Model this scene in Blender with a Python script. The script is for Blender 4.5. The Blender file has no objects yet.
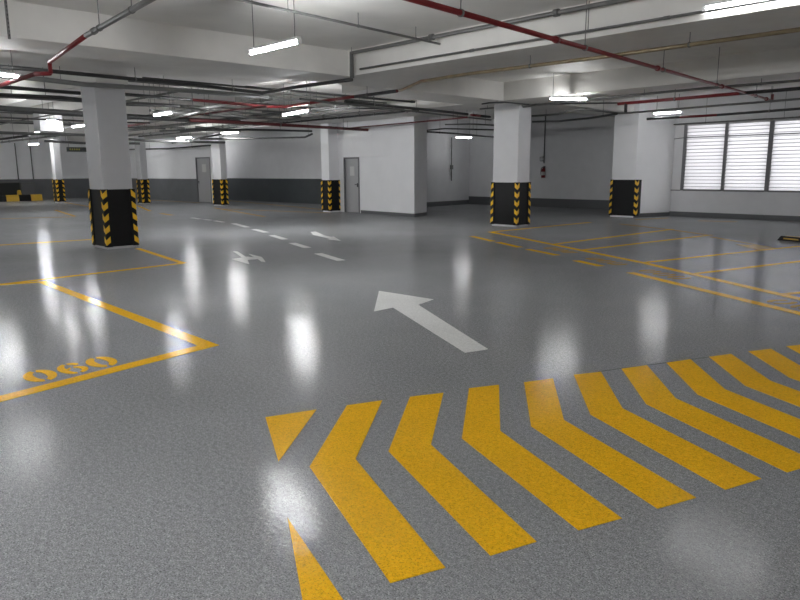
import bpy, bmesh, math, random
from mathutils import Vector, Matrix
random.seed(7)
C = bpy.context.scene.collection
S = bpy.context.scene

# ------------------------------------------------------------------ camera
FPX, PITCH, ROLL, YAW, EYE = 685.0, 0.186452, -0.0065265, 0.8025665, 1.55
cp, sp, cr, sr = math.cos(PITCH), math.sin(PITCH), math.cos(ROLL), math.sin(ROLL)
cy, sy = math.cos(YAW), math.sin(YAW)
def to_world(x, y, z): return Vector((x*cy - y*sy, x*sy + y*cy, z))
RIGHT = to_world(cr, sr*sp, sr*cp); UP = to_world(-sr, cr*sp, cr*cp); FWD = to_world(0, cp, -sp)
EYEP = Vector((0, 0, EYE))
cam = bpy.data.cameras.new('camera'); camo = bpy.data.objects.new('camera', cam); C.objects.link(camo)
cam.sensor_width = 36; cam.sensor_fit = 'HORIZONTAL'; cam.lens = FPX/800*36; cam.clip_start = 0.05; cam.clip_end = 300
m = Matrix.Identity(4)
for i in range(3):
    m[i][0] = RIGHT[i]; m[i][1] = UP[i]; m[i][2] = -FWD[i]; m[i][3] = EYEP[i]
camo.matrix_world = m
S.camera = camo
def at(u, v, z=None, x=None, y=None):
    """survey helper: point of the building seen at pixel (u,v), on a known horizontal or vertical plane"""
    d = FWD + RIGHT*((u-400)/FPX) - UP*((v-300)/FPX)
    if z is not None: t = (z-EYE)/d.z
    elif x is not None: t = x/d.x
    else: t = y/d.y
    return EYEP + d*t

# ------------------------------------------------------------------ world, exposure
w = bpy.data.worlds.new('daylight'); S.world = w; w.use_nodes = True
w.node_tree.nodes['Background'].inputs[0].default_value = (0.93, 0.95, 1.0, 1)
w.node_tree.nodes['Background'].inputs[1].default_value = 2.8
S.view_settings.view_transform = 'Standard'; S.view_settings.look = 'None'
S.view_settings.exposure = 1.72; S.view_settings.gamma = 1.0; S.view_settings.use_curve_mapping = False
TUBE_POWER = 70.0

# ------------------------------------------------------------------ materials
def mat(name, col, rough=0.5, metal=0.0, spec=0.5, emit=None, est=0.0, noise=None, bump=None, nscale=6.0):
    mm = bpy.data.materials.new(name); mm.use_nodes = True; nt = mm.node_tree; b = nt.nodes['Principled BSDF']
    b.inputs['Base Color'].default_value = (*col, 1); b.inputs['Roughness'].default_value = rough
    b.inputs['Metallic'].default_value = metal; b.inputs['Specular IOR Level'].default_value = spec
    if emit: b.inputs['Emission Color'].default_value = (*emit, 1); b.inputs['Emission Strength'].default_value = est
    if noise or bump:
        tc = nt.nodes.new('ShaderNodeTexCoord'); n = nt.nodes.new('ShaderNodeTexNoise')
        n.inputs['Scale'].default_value = nscale; n.inputs['Detail'].default_value = 5
        nt.links.new(tc.outputs['Object'], n.inputs['Vector'])
        if noise:
            r = nt.nodes.new('ShaderNodeValToRGB'); r.color_ramp.elements[0].position = .3; r.color_ramp.elements[1].position = .7
            r.color_ramp.elements[0].color = (*[c*(1-noise) for c in col], 1); r.color_ramp.elements[1].color = (*[min(1, c*(1+noise)) for c in col], 1)
            nt.links.new(n.outputs['Fac'], r.inputs['Fac']); nt.links.new(r.outputs['Color'], b.inputs['Base Color'])
        if bump:
            bp = nt.nodes.new('ShaderNodeBump'); bp.inputs['Strength'].default_value = bump; bp.inputs['Distance'].default_value = .01
            nt.links.new(n.outputs['Fac'], bp.inputs['Height']); nt.links.new(bp.outputs['Normal'], b.inputs['Normal'])
    return mm

FILM = .4
def coated(name, base, dark, light, rough, orange, flecks=1.0, big=True):
    """resin floor / floor paint: base colour with quartz flecks, orange-peel bump"""
    mm = bpy.data.materials.new(name); mm.use_nodes = True; nt = mm.node_tree; L = nt.links; b = nt.nodes['Principled BSDF']
    tc = nt.nodes.new('ShaderNodeTexCoord')
    def noise(scale, detail=2, rgh=.6):
        n = nt.nodes.new('ShaderNodeTexNoise'); n.inputs['Scale'].default_value = scale; n.inputs['Detail'].default_value = detail
        n.inputs['Roughness'].default_value = rgh; L.new(tc.outputs['Object'], n.inputs['Vector']); return n
    fine = noise(140, 3, .8)
    r = nt.nodes.new('ShaderNodeValToRGB'); e = r.color_ramp.elements
    e[0].position = .39; e[0].color = (*dark, 1); e[1].position = .64; e[1].color = (*light, 1)
    a = e.new(.45); a.color = (*base, 1); a = e.new(.56); a.color = (*base, 1)
    L.new(fine.outputs['Fac'], r.inputs['Fac'])
    patch = noise(.55, 4, .6)
    mr = nt.nodes.new('ShaderNodeMapRange'); mr.inputs['From Min'].default_value = .3; mr.inputs['From Max'].default_value = .7
    mr.inputs['To Min'].default_value = .90; mr.inputs['To Max'].default_value = 1.08
    L.new(patch.outputs['Fac'], mr.inputs['Value'])
    mx = nt.nodes.new('ShaderNodeMix'); mx.data_type = 'RGBA'; mx.blend_type = 'MULTIPLY'; mx.inputs[0].default_value = 1
    L.new(r.outputs['Color'], mx.inputs[6]); L.new(mr.outputs['Result'], mx.inputs[7]); L.new(mx.outputs[2], b.inputs['Base Color'])
    mid = noise(38, 3, .8)
    m2 = nt.nodes.new('ShaderNodeMapRange'); m2.inputs['From Min'].default_value = .35; m2.inputs['From Max'].default_value = .65
    m2.inputs['To Min'].default_value = .78 if 'resin' in name else .92; m2.inputs['To Max'].default_value = 1.26 if 'resin' in name else 1.1
    L.new(mid.outputs['Fac'], m2.inputs['Value'])
    mx2 = nt.nodes.new('ShaderNodeMix'); mx2.data_type = 'RGBA'; mx2.blend_type = 'MULTIPLY'; mx2.inputs[0].default_value = 1
    L.new(mx.outputs[2], mx2.inputs[6]); L.new(m2.outputs['Result'], mx2.inputs[7]); L.new(mx2.outputs[2], b.inputs['Base Color'])
    rr = nt.nodes.new('ShaderNodeMapRange'); rr.inputs['From Min'].default_value = .3; rr.inputs['From Max'].default_value = .7
    rr.inputs['To Min'].default_value = rough*.8; rr.inputs['To Max'].default_value = rough*1.25
    rn = noise(1.7, 4, .6); L.new(rn.outputs['Fac'], rr.inputs['Value']); L.new(rr.outputs['Result'], b.inputs['Roughness'])
    peel = noise(48, 1, .5); wave = noise(4.5, 3, .5)
    b1 = nt.nodes.new('ShaderNodeBump'); b1.inputs['Strength'].default_value = 1; b1.inputs['Distance'].default_value = orange
    L.new(peel.outputs['Fac'], b1.inputs['Height'])
    b2 = nt.nodes.new('ShaderNodeBump'); b2.inputs['Strength'].default_value = 1; b2.inputs['Distance'].default_value = .002
    L.new(wave.outputs['Fac'], b2.inputs['Height']); L.new(b1.outputs['Normal'], b2.inputs['Normal']); L.new(b2.outputs['Normal'], b.inputs['Normal'])
    # clear sealer film over the colour coat: thin, part-worn, so it reflects less than a full varnish
    b.inputs['Specular IOR Level'].default_value = 0; b.inputs['Roughness'].default_value = .8
    for l in list(b.inputs['Roughness'].links): L.remove(l)
    gl = nt.nodes.new('ShaderNodeBsdfGlossy'); gl.inputs['Color'].default_value = (1, 1, 1, 1)
    L.new(rr.outputs['Result'], gl.inputs['Roughness']); L.new(b2.outputs['Normal'], gl.inputs['Normal'])
    fr = nt.nodes.new('ShaderNodeFresnel'); fr.inputs['IOR'].default_value = 1.36; L.new(b2.outputs['Normal'], fr.inputs['Normal'])
    sc = nt.nodes.new('ShaderNodeMath'); sc.operation = 'MULTIPLY'; sc.inputs[1].default_value = FILM; L.new(fr.outputs[0], sc.inputs[0])
    ms = nt.nodes.new('ShaderNodeMixShader'); L.new(sc.outputs[0], ms.inputs[0]); L.new(b.outputs[0], ms.inputs[1]); L.new(gl.outputs[0], ms.inputs[2])
    L.new(ms.outputs[0], nt.nodes['Material Output'].inputs['Surface'])
    return mm

M_FLOOR = coated('grey_resin_floor', (.30, .305, .315), (.09, .092, .1), (.62, .625, .64), .13, .0009)
M_YEL = coated('yellow_floor_paint', (.96, .515, .012), (.60, .30, .01), (1, .68, .04), .13, .0008)
M_YELW = coated('worn_yellow_paint', (.56, .31, .03), (.34, .2, .03), (.66, .4, .06), .20, .0008)
M_WHT = coated('white_floor_paint', (.80, .80, .79), (.66, .66, .65), (.88, .88, .87), .2, .0008)
M_SEAM = mat('dark_joint', (.05, .05, .05), .6)
M_WALL = mat('white_wall_paint', (.70, .70, .71), .5, noise=.03, bump=.05, nscale=2.5)
M_WALL_LIT = mat('lamplit_wall_paint', (.92, .92, .93), .38, noise=.02, nscale=2)  # wall paint lightened for lamp light missing on core, far left walls and pier
M_COL = mat('column_paint', (.60, .60, .61), .5, noise=.02, nscale=3)
M_CEIL = mat('ceiling_paint', (.74, .725, .69), .6, noise=.05, bump=.08, nscale=1.8)
M_DADO2 = mat('mid_grey_dado_paint', (.15, .155, .165), .42, noise=.08, nscale=2)
M_DADO = mat('grey_dado_paint', (.06, .068, .072), .42, noise=.08, nscale=2)
M_BASE = mat('grey_baseboard_paint', (.12, .125, .13), .45)
M_CONC = mat('bare_concrete', (.3, .3, .28), .7, noise=.15, nscale=9)
M_RUB = mat('black_rubber', (.007, .007, .0075), .5, spec=.25, noise=.15, nscale=12)
M_REFY = mat('yellow_reflective', (.98, .58, .02), .35)
M_YBLK = mat('yellow_kerb_paint', (.62, .38, .03), .45)
M_DOOR = mat('grey_door_paint', (.42, .42, .425), .4)
M_DFRM = mat('dark_door_frame', (.15, .15, .155), .4)
M_PAPER = mat('notice_paper', (.62, .62, .6), .5)
M_INK = mat('notice_ink', (.12, .12, .13), .6)
M_STEEL = mat('galvanised_pipe', (.17, .17, .165), .5, metal=.35, noise=.15, nscale=5)
M_DARK = mat('dark_steel_pipe', (.055, .055, .055), .45, metal=.3, noise=.2, nscale=5)
M_TRAY = mat('pale_cable_tray', (.24, .24, .235), .5, metal=.2)
M_BRASS = mat('tarnished_brass_pipe', (.30, .24, .15), .38, metal=.5, noise=.2, nscale=6)
M_RED = mat('red_sprinkler_paint', (.19, .010, .013), .4, noise=.1, nscale=6)
M_DRED = mat('dull_red_pipe', (.11, .018, .02), .45, noise=.15, nscale=6)
M_BLUE = mat('painted_mullion', (.17, .17, .175), .45)
M_LAMPB = mat('lamp_housing', (.75, .75, .75), .4)
M_TUBE = mat('fluorescent_tube', (1, 1, 1), .4, emit=(.97, .985, 1.0), est=TUBE_POWER)
M_TUBE2 = mat('bright_fluorescent_tube', (1, 1, 1), .4, emit=(.97, .985, 1.0), est=TUBE_POWER*1.4)
M_TUBE3 = mat('dim_fluorescent_tube', (1, 1, 1), .4, emit=(.97, .985, 1.0), est=TUBE_POWER*.38)
M_TUBE4 = mat('faint_fluorescent_tube', (1, 1, 1), .4, emit=(.97, .985, 1.0), est=TUBE_POWER*.2)  # emission cut to weaken this lamp's reflection in the floor
M_SIGN = mat('sign_black', (.01, .014, .01), .4)
M_SIGNT = mat('sign_yellow', (.5, .46, .04), .4)
M_CHROME = mat('handle_metal', (.08, .08, .08), .3, metal=.6)
M_VOID = mat('dark_board', (.012, .015, .013), .5)
M_GREY = mat('grey_box', (.14, .14, .13), .5)

def frosted():
    mm = bpy.data.materials.new('frosted_louvre_glass'); mm.use_nodes = True; nt = mm.node_tree
    for n in list(nt.nodes): nt.nodes.remove(n)
    o = nt.nodes.new('ShaderNodeOutputMaterial'); d = nt.nodes.new('ShaderNodeBsdfDiffuse'); t = nt.nodes.new('ShaderNodeBsdfTranslucent')
    d.inputs[0].default_value = (.7, .7, .7, 1); t.inputs[0].default_value = (.73, .72, .72, 1)
    mx = nt.nodes.new('ShaderNodeMixShader'); mx.inputs[0].default_value = .6
    nt.links.new(d.outputs[0], mx.inputs[1]); nt.links.new(t.outputs[0], mx.inputs[2]); nt.links.new(mx.outputs[0], o.inputs[0])
    return mm
M_LOUV = frosted()

# ------------------------------------------------------------------ mesh helpers
def bx(bm, x0, x1, y0, y1, z0, z1):
    vs = [bm.verts.new(p) for p in ((x0,y0,z0),(x1,y0,z0),(x1,y1,z0),(x0,y1,z0),(x0,y0,z1),(x1,y0,z1),(x1,y1,z1),(x0,y1,z1))]
    for f in ((0,3,2,1),(4,5,6,7),(0,1,5,4),(1,2,6,5),(2,3,7,6),(3,0,4,7)): bm.faces.new([vs[i] for i in f])
def prism(bm, poly, z0, z1):
    poly = [(p[0], p[1]) for p in poly]
    A = sum(poly[i][0]*poly[(i+1) % len(poly)][1]-poly[(i+1) % len(poly)][0]*poly[i][1] for i in range(len(poly)))
    if A < 0: poly = poly[::-1]
    lo = [bm.verts.new((x, y, z0)) for x, y in poly]; hi = [bm.verts.new((x, y, z1)) for x, y in poly]
    n = len(poly); bm.faces.new(lo[::-1]); bm.faces.new(hi)
    for i in range(n): bm.faces.new((lo[i], lo[(i+1) % n], hi[(i+1) % n], hi[i]))
def tube(bm, pts, r, seg=10):
    """round pipe through a polyline, with capped ends and mitred bends"""
    pts = [Vector(p) for p in pts]; rings = []
    for i, p in enumerate(pts):
        if i == 0: d = pts[1]-pts[0]
        elif i == len(pts)-1: d = pts[-1]-pts[-2]
        else: d = (pts[i+1]-pts[i]).normalized() + (pts[i]-pts[i-1]).normalized()
        d.normalize()
        u = d.cross(Vector((0, 0, 1)))
        if u.length < .1: u = d.cross(Vector((1, 0, 0)))
        if rings and u.dot(pu) < 0 and abs(d.z) < .9: pass
        u.normalize(); v = d.cross(u).normalized()
        if rings:   # keep rings from twisting
            u = (pu - d*pu.dot(d)).normalized(); v = d.cross(u).normalized()
        pu = u
        rings.append([bm.verts.new(p + (u*math.cos(2*math.pi*k/seg) + v*math.sin(2*math.pi*k/seg))*r) for k in range(seg)])
    for a, b in zip(rings, rings[1:]):
        for k in range(seg): bm.faces.new((a[k], a[(k+1) % seg], b[(k+1) % seg], b[k]))
    bm.faces.new(rings[0][::-1]); bm.faces.new(rings[-1])
def obj(name, bm, m, parent=None, smooth=False, bevel=0):
    bmesh.ops.recalc_face_normals(bm, faces=bm.faces)
    me = bpy.data.meshes.new(name); bm.to_mesh(me); bm.free()
    for mt in (m if isinstance(m, (list, tuple)) else [m]): me.materials.append(mt)
    o = bpy.data.objects.new(name, me); C.objects.link(o)
    if parent: o.parent = parent; o.matrix_parent_inverse = Matrix.Translation(parent.location).inverted() if parent.type == 'EMPTY' else Matrix.Identity(4)
    if smooth:
        for p in me.polygons: p.use_smooth = len(p.vertices) == 4
    if bevel:
        bv = o.modifiers.new('bevel', 'BEVEL'); bv.width = bevel; bv.segments = 2; bv.limit_method = 'ANGLE'
    return o
def tag(o, label=None, cat=None, group=None, kind=None):
    if label: o['label'] = label
    if cat: o['category'] = cat
    if group: o['group'] = group
    if kind: o['kind'] = kind
    return o
def thing(name, label, cat, loc, group=None):
    o = bpy.data.objects.new(name, None); C.objects.link(o); o.location = loc; o.empty_display_size = .2
    return tag(o, label, cat, group)
def struct(name, bm, m, bevel=0):
    return tag(obj(name, bm, m, bevel=bevel), kind='structure')
def NB(): return bmesh.new()

# ------------------------------------------------------------------ the shell
SLAB, SOFF = 3.78, 3.32
XL, XR, YF, YW, YA = -45.6, 9.0, -12.0, 22.58, 24.8
bm = NB(); bx(bm, -47, XR+.3, YF-.3, 26, -.3, 0); struct('floor', bm, M_FLOOR)
bm = NB(); bx(bm, -47, XR+.3, YF-.3, 26, SLAB, SLAB+.3); struct('ceiling', bm, M_CEIL)

def wall(name, p, q, th, z0=0, z1=SLAB, m=None):
    """upright wall from p to q (room side), thickness th to the left of p->q"""
    p, q = Vector((p[0], p[1])), Vector((q[0], q[1])); d = (q-p).normalized(); n = Vector((-d.y, d.x))*th
    bm = NB(); prism(bm, [p, q, q+n, p+n], z0, z1); return struct(name, bm, m or M_WALL)
def two_tone(name, p, q, th, h=1.2):
    """white wall with a painted grey dado: two coats on one wall, dado as its own skin face band"""
    p, q = Vector((p[0], p[1])), Vector((q[0], q[1])); d = (q-p).normalized(); n = Vector((-d.y, d.x))*th
    bm = NB(); prism(bm, [p, q, q+n, p+n], 0, h); k = len(bm.faces)
    prism(bm, [p, q, q+n, p+n], h, SLAB); bm.faces.ensure_lookup_table()
    for i, f in enumerate(bm.faces): f.material_index = 0 if i < k else 1
    return struct(name, bm, [M_DADO2 if name == 'wall_left' else M_DADO, M_WALL_LIT if name == 'wall_left' else M_WALL])
# left end wall, wall with the far door, recessed wall, lift/stair box, alcove walls
two_tone('wall_left', (XL, YF), (XL, 17.8), -.3 if False else .3)
YD = 17.75
door2a, door2b = at(198.2, 203, y=YD), at(212.4, 203, y=YD)
REC_X0, REC_Y = at(222.3, 170, y=YD).x, 20.25
bm = NB()
prism(bm, [(XL-.3, YD), (door2a.x, YD), (door2a.x, YD+.25), (XL-.3, YD+.25)], 0, 1.2)
k = len(bm.faces)
prism(bm, [(XL-.3, YD), (door2a.x, YD), (door2a.x, YD+.25), (XL-.3, YD+.25)], 1.2, SLAB)
prism(bm, [(door2a.x, YD), (door2b.x, YD), (door2b.x, YD+.25), (door2a.x, YD+.25)], 2.3, SLAB)
prism(bm, [(door2b.x, YD), (REC_X0, YD), (REC_X0, YD+.25), (door2b.x, YD+.25)], 0, SLAB)
bm.faces.ensure_lookup_table()
for i, f in enumerate(bm.faces): f.material_index = 0 if i < k else 1
struct('wall_far_door', bm, [M_DADO2, M_WALL_LIT])
two_tone('wall_recess', (-37.0, REC_Y), (-21.9, REC_Y), .25)
wall('wall_recess_side', (-37.0, YD+.25), (-37.0, REC_Y+.25), .25)
bm = NB(); bx(bm, door2a.x-.1, door2b.x+.1, YD+.26, YD+.3, 0, 2.5); struct('trim_light_block', bm, M_DADO)  # unseen sheet added behind the door to keep daylight from leaking under it
BX0, BX1, BY = -22.15, -16.75, 16.95
bl, br_, bc = at(321.8, 210.8, z=0), at(426.7, 215.2, z=0), at(414.3, 217, z=0)
door1a, door1b = at(344.2, 180, y=BY), at(359.6, 180, y=BY)
bm = NB()
box_pts = [(bl.x, BY), (door1a.x, BY), (door1a.x, BY+.2), (door1b.x, BY+.2), (door1b.x, BY), (bc.x, bc.y), (br_.x, br_.y), (-21.0, br_.y+.25), (-21.0, REC_Y+.25), (bl.x, REC_Y+.25)]
prism(bm, box_pts, 0, 2.06)
prism(bm, [(bl.x, BY), (bc.x, bc.y), (br_.x, br_.y), (-21.0, br_.y+.25), (-21.0, REC_Y+.25), (bl.x, REC_Y+.25)], 2.06, SLAB)
struct('wall_service_core', bm, M_WALL_LIT)
wall('wall_alcove_side', (-20.55, 18.6), (-21.0, YA+.25), .3)
wall('wall_alcove_back', (-21.3, YA), (-10.6, YA), .3)
# pier beside the window wall, window wall with the long opening
SX0, SX1 = at(683, 190, y=YW).x, 8.2
SZ0, SZ1 = .875, 2.93
pier = [at(610, 216.6, z=0), at(633.2, 217.7, z=0), at(666.5, 216.3, z=0)]
bm = NB()
prism(bm, [pier[0], pier[1], (pier[2].x, YW+.05), (pier[2].x, YA+.3), (pier[0].x, YA+.3)], 0, SLAB)
struct('wall_pier', bm, M_WALL_LIT)
bm = NB(); bx(bm, pier[2].x, SX0-.09, YW-.03, YW, SZ0-.03, SZ0); struct('trim_sill', bm, M_BLUE)
bm = NB()
bx(bm, pier[2].x, XR, YW, YW+.25, 0, SZ0); bx(bm, pier[2].x, XR, YW, YW+.25, SZ1, SLAB)
bx(bm, pier[2].x, SX0, YW, YW+.25, SZ0, SZ1); bx(bm, SX1, XR, YW, YW+.25, SZ0, SZ1)
struct('wall_window', bm, M_WALL)
wall('wall_right', (XR, 26), (XR, YF), -.3 if False else .3)
wall('wall_near', (XR, YF), (-47, YF), .3)
# baseboards
def baseb(name, p, q, h=.15, th=.02, m=None):
    p, q = Vector((p[0], p[1])), Vector((q[0], q[1])); d = (q-p).normalized(); n = Vector((d.y, -d.x))*th
    bm = NB(); prism(bm, [p, q, q+n, p+n], 0, h); struct(name, bm, m or M_BASE)
baseb('baseboard_window', (pier[2].x, YW), (XR, YW), .16)
baseb('baseboard_pier', pier[1], (pier[2].x, YW), .13)
baseb('baseboard_alcove', (-21.0, YA), (pier[0].x, YA), .36)
baseb('baseboard_alcove_side', (-20.62, 19.6), (-20.99, YA), .2)
baseb('baseboard_core', (door1b.x+.06, BY), (bc.x, bc.y), .11)
baseb('baseboard_core_side', (bc.x, bc.y), (br_.x, br_.y), .11)

# ceiling beams (downstand band beams)
def beam(name, x0, x1, y0, y1, z0=SOFF):
    bm = NB(); bx(bm, x0, x1, y0, y1, z0, SLAB); struct(name, bm, M_CEIL)
beam('trim_beam_1', -11.5, -10.42, YF, 8.75)
beam('trim_beam_2', -11.5, XR, 8.75, 10.45)
beam('trim_beam_3', -12.7, -11.35, 10.45, 14.75)
beam('trim_beam_4', -21, XR, 14.75, 16.7)
beam('trim_beam_5', -12.4, -11.0, 16.7, YW)
beam('trim_beam_6', -22.4, -21.4, YF, 16.9)
beam('trim_beam_7', -45.6, -22.4, 15.6, 16.9)
beam('trim_beam_8', -34.6, -33.4, YF, 15.6)
beam('trim_beam_9', -45.6, -34.6, 8.2, 9.2)
beam('trim_beam_10', -33.4, -22.4, 3.2, 4.4)
beam('trim_beam_11', -10.42, XR, -2.2, -.8)
beam('trim_beam_13', -14.12, -11.5, YF, 8.75, 3.47)
beam('trim_beam_12', -21.4, -14.19, 5.46, 6.1, 3.3)

# window mullions, frame and louvres
mull = [(680.3, 683.6), (720.6, 723.5), (764.2, 768.4)]
xs = [(at(a, 190.5, y=YW).x, at(b, 190.5, y=YW).x) for a, b in mull]
step = xs[2][0]-xs[1][0]
wx = list(xs)
while wx[-1][1] + step < SX1-.3: wx.append((wx[-1][0]+step, wx[-1][0]+step+.1))
wx.append((SX1-.1, SX1))
n = 1
for i in range(len(wx)-1):
    a, b = wx[i][1] if i else SX0, wx[i+1][0]
    t = thing('window_%d' % n, None, None, ((a+b)/2, YW+.12, SZ0)); t['kind'] = 'structure'; n += 1
    fb = NB(); bx(fb, wx[i][0] if i else SX0-.09, a, YW-.02, YW+.2, SZ0-.02, SZ1+.02); obj('mullion', fb, M_BLUE, t)
    sb = NB(); bx(sb, a, wx[i+1][0], YW-.02, YW+.2, SZ0-.03, SZ0+.02); bx(sb, a, wx[i+1][0], YW+.1, YW+.2, SZ1-.02, SZ1+.01)
    obj('window_frame', sb, M_BLUE, t)
    rb = NB(); z = 2.55; bx(rb, a, b, YW-.018, YW+.002, z-.018, z+.018); obj('cross_rail', rb, M_BLUE, t)
    lb = NB(); k = 19; pz = (SZ1-SZ0)/k
    for j in range(k):
        z = SZ0 + pz*(j+.5); h = pz*.46
        ys, dy = YW+.04, .026
        vs = [(ys-dy, z-h*1.02), (ys-dy+.006, z-h*1.02), (ys+dy+.006, z+h), (ys+dy, z+h)]
        lo = [lb.verts.new((a, y_, z_)) for y_, z_ in vs]; hi = [lb.verts.new((b, y_, z_)) for y_, z_ in vs]
        lb.faces.new(lo); lb.faces.new(hi[::-1])
        for q in range(4): lb.faces.new((lo[q], hi[q], hi[(q+1) % 4], lo[(q+1) % 4]))
    obj('louvre_blades', lb, M_LOUV, t)
    eb = NB()
    for j in range(k+1):
        z = SZ0 + pz*j; bx(eb, a, b, YW+.004, YW+.016, z-.009, z+.006)
    obj('blade_edge_strips', eb, M_BLUE, t)
# rail that runs from the pier to the first mullion
bm = NB(); tube(bm, [(pier[2].x+.02, YW-.05, 2.52), (SX0, YW-.05, 2.55)], .012)
tag(obj('wall_conduit', bm, M_STEEL, smooth=True), 'short thin horizontal conduit between the white pier and the louvred window', 'conduit')

# ------------------------------------------------------------------ columns with bumper guards
def guard_arrows(bm, cx, cyy, sx, sy_, side, n, h0, h1, ln):
    """yellow chevrons folded round the corner (cx,cyy); sx,sy_ = outward signs"""
    p = (h1-h0)/n; e = .004; wd = side
    for k in range(n):
        z = h0 + p*(k+.14)
        for ax in (0, 1):
            prof = [(0, z), (wd, z+p*.27), (wd, z+p*.80), (0, z+p*.46)]
            fr = []; bk = []
            for d, zz in prof:
                if ax == 0:   # on the face whose normal is sx*X, runs in y
                    fr.append(bm.verts.new((cx+sx*e, cyy+sy_*e-sy_*d, zz))); bk.append(bm.verts.new((cx-sx*.001, cyy+sy_*e-sy_*d, zz)))
                else:
                    fr.append(bm.verts.new((cx+sx*e-sx*d, cyy+sy_*e, zz))); bk.append(bm.verts.new((cx+sx*e-sx*d, cyy-sy_*.001, zz)))
            bm.faces.new(fr); bm.faces.new(bk[::-1])
            for q in range(4): bm.faces.new((fr[q], bk[q], bk[(q+1) % 4], fr[(q+1) % 4]))
def column(x0, x1, y0, y1, label, top=SLAB, corners=((1,-1),(1,1),(-1,-1),(-1,1)), shaft=True, pale=M_COL, arrow=.085):
    t = thing('concrete_column', label, 'column', ((x0+x1)/2, (y0+y1)/2, 0))
    if shaft:
        b = NB(); bx(b, x0, x1, y0, y1, 0, top); obj('shaft', b, pale, t, bevel=.012)
    b = NB(); bx(b, x0-.014, x1+.014, y0-.014, y1+.014, .055, 1.215); obj('guard_panel', b, M_RUB, t, bevel=.006)
    for sx, s_y in corners:
        cx, c_y = (x1 if sx > 0 else x0)+sx*.03, (y1 if s_y > 0 else y0)+s_y*.03
        b = NB(); L_ = .12
        prism(b, [(cx, c_y), (cx-sx*L_, c_y), (cx-sx*L_, c_y-s_y*.016), (cx-sx*.016, c_y-s_y*.016), (cx-sx*.016, c_y-s_y*L_), (cx, c_y-s_y*L_)], .05, 1.22)
        g = obj('corner_guard', b, M_RUB, t)
        b = NB(); guard_arrows(b, cx, c_y, sx, s_y, arrow, 5, .05, 1.22, L_)
        o = obj('reflective_chevrons', b, M_REFY, g)
    return t
def box_at(x1, y0, ul, uc, ur, v):
    """footprint of a column whose near corner is (x1, y0): edges seen at pixel columns ul, uc, ur on row v"""
    xx = at(uc, v, y=y0).x
    return at(ul, v, y=y0).x, xx, y0, at(ur, v, x=xx).y
column(*box_at(-14.3, 5.42, 89.5, 102.9, 132.6, 188), 'big white column nearest the camera on the left, black guard with yellow chevrons', top=3.3, arrow=.09)
column(*box_at(-11.4, 15.45, 492.6, 517.3, 529.4, 183), 'white column right of the picture centre, standing alone in front of the alcove', top=SOFF, arrow=.09)
p3 = pier
column(p3[0].x, p3[1].x+.07, p3[1].y, p3[1].y+.5, 'black chevron guard wrapped round the end of the white pier left of the louvred window', shaft=False, corners=((1,-1),(-1,-1),(1,1)), arrow=.09)
column(*box_at(-28.9, 16.3, 213.3, 221.8, 227, 190), 'far white column just right of the more distant grey door', top=3.3, corners=((1,-1),(-1,-1),(1,1)), arrow=.09)
column(*box_at(-33.7, 14.7, 137.9, 142.3, 148.7, 190), 'slim far white column seen just right of the big near column', top=SOFF, arrow=.09)
column(*box_at(-39.4, 12.5, 54, 57.3, 64, 190), 'most distant white column, left of the big near column', top=3.3, arrow=.09)
column(*box_at(-20.7, 16.46, 322.3, 329.6, 337.6, 190)[:3], BY, 'white pilaster with black chevron guard on the left corner of the service core beside the door', pale=M_WALL_LIT, top=SOFF, corners=((1,-1),(-1,-1),(1,1)), arrow=.09)

# ------------------------------------------------------------------ doors
def make_door(name, a, b, y, h, ypr, hinge_right=False):
    t = thing(name, None, None, ((a+b)/2, y, 0)); t['kind'] = 'structure'
    f = NB(); bx(f, a, a+.06, y-.02, y+.12, 0, h); bx(f, b-.06, b, y-.02, y+.12, 0, h); bx(f, a+.06, b-.06, y-.02, y+.12, h-.06, h)
    obj('door_frame', f, M_DFRM, t)
    l = NB(); bx(l, a+.06, b-.06, y+.03, y+.08, .01, h-.06); leaf = obj('door_leaf', l, M_DOOR, t)
    cx = (a+b)/2 + ypr; pw = (b-a)*.14
    n_ = NB(); bx(n_, cx-pw, cx+pw, y+.022, y+.031, 1.38 if h < 2.2 else 1.55, 1.72 if h < 2.2 else 1.95); pl = obj('notice', n_, M_PAPER, leaf)
    hx = b-.15 if hinge_right else a+.17
    hb = NB(); bx(hb, hx-.03, hx+.03, y+.015, y+.031, .96, 1.10); bx(hb, hx-.03, hx+.11*(1 if not hinge_right else -1) , y-.025, y-.005, 1.04, 1.065)
    bx(hb, hx-.012, hx+.012, y-.015, y+.02, 1.04, 1.065)
    obj('door_handle', hb, M_CHROME, leaf)
make_door('door_1', door1a.x, door1b.x, BY, 2.06, 0, True)
make_door('door_2', door2a.x, door2b.x, YD, 2.3, .05, False)

# ------------------------------------------------------------------ floor markings
ZP = .0035
def ground(pts): return [at(u, v, z=0) for u, v in pts]
def paint(name, polys, m, label, cat, group=None):
    b = NB()
    for p in polys: prism(b, p, .0004, ZP)
    return tag(obj(name, b, m), label, cat, group)
def strip(p, q, wd):
    p, q = Vector((p[0], p[1])), Vector((q[0], q[1])); d = (q-p).normalized(); n = Vector((-d.y, d.x))*wd/2
    return [p-n, q-n, q+n, p+n]
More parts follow.
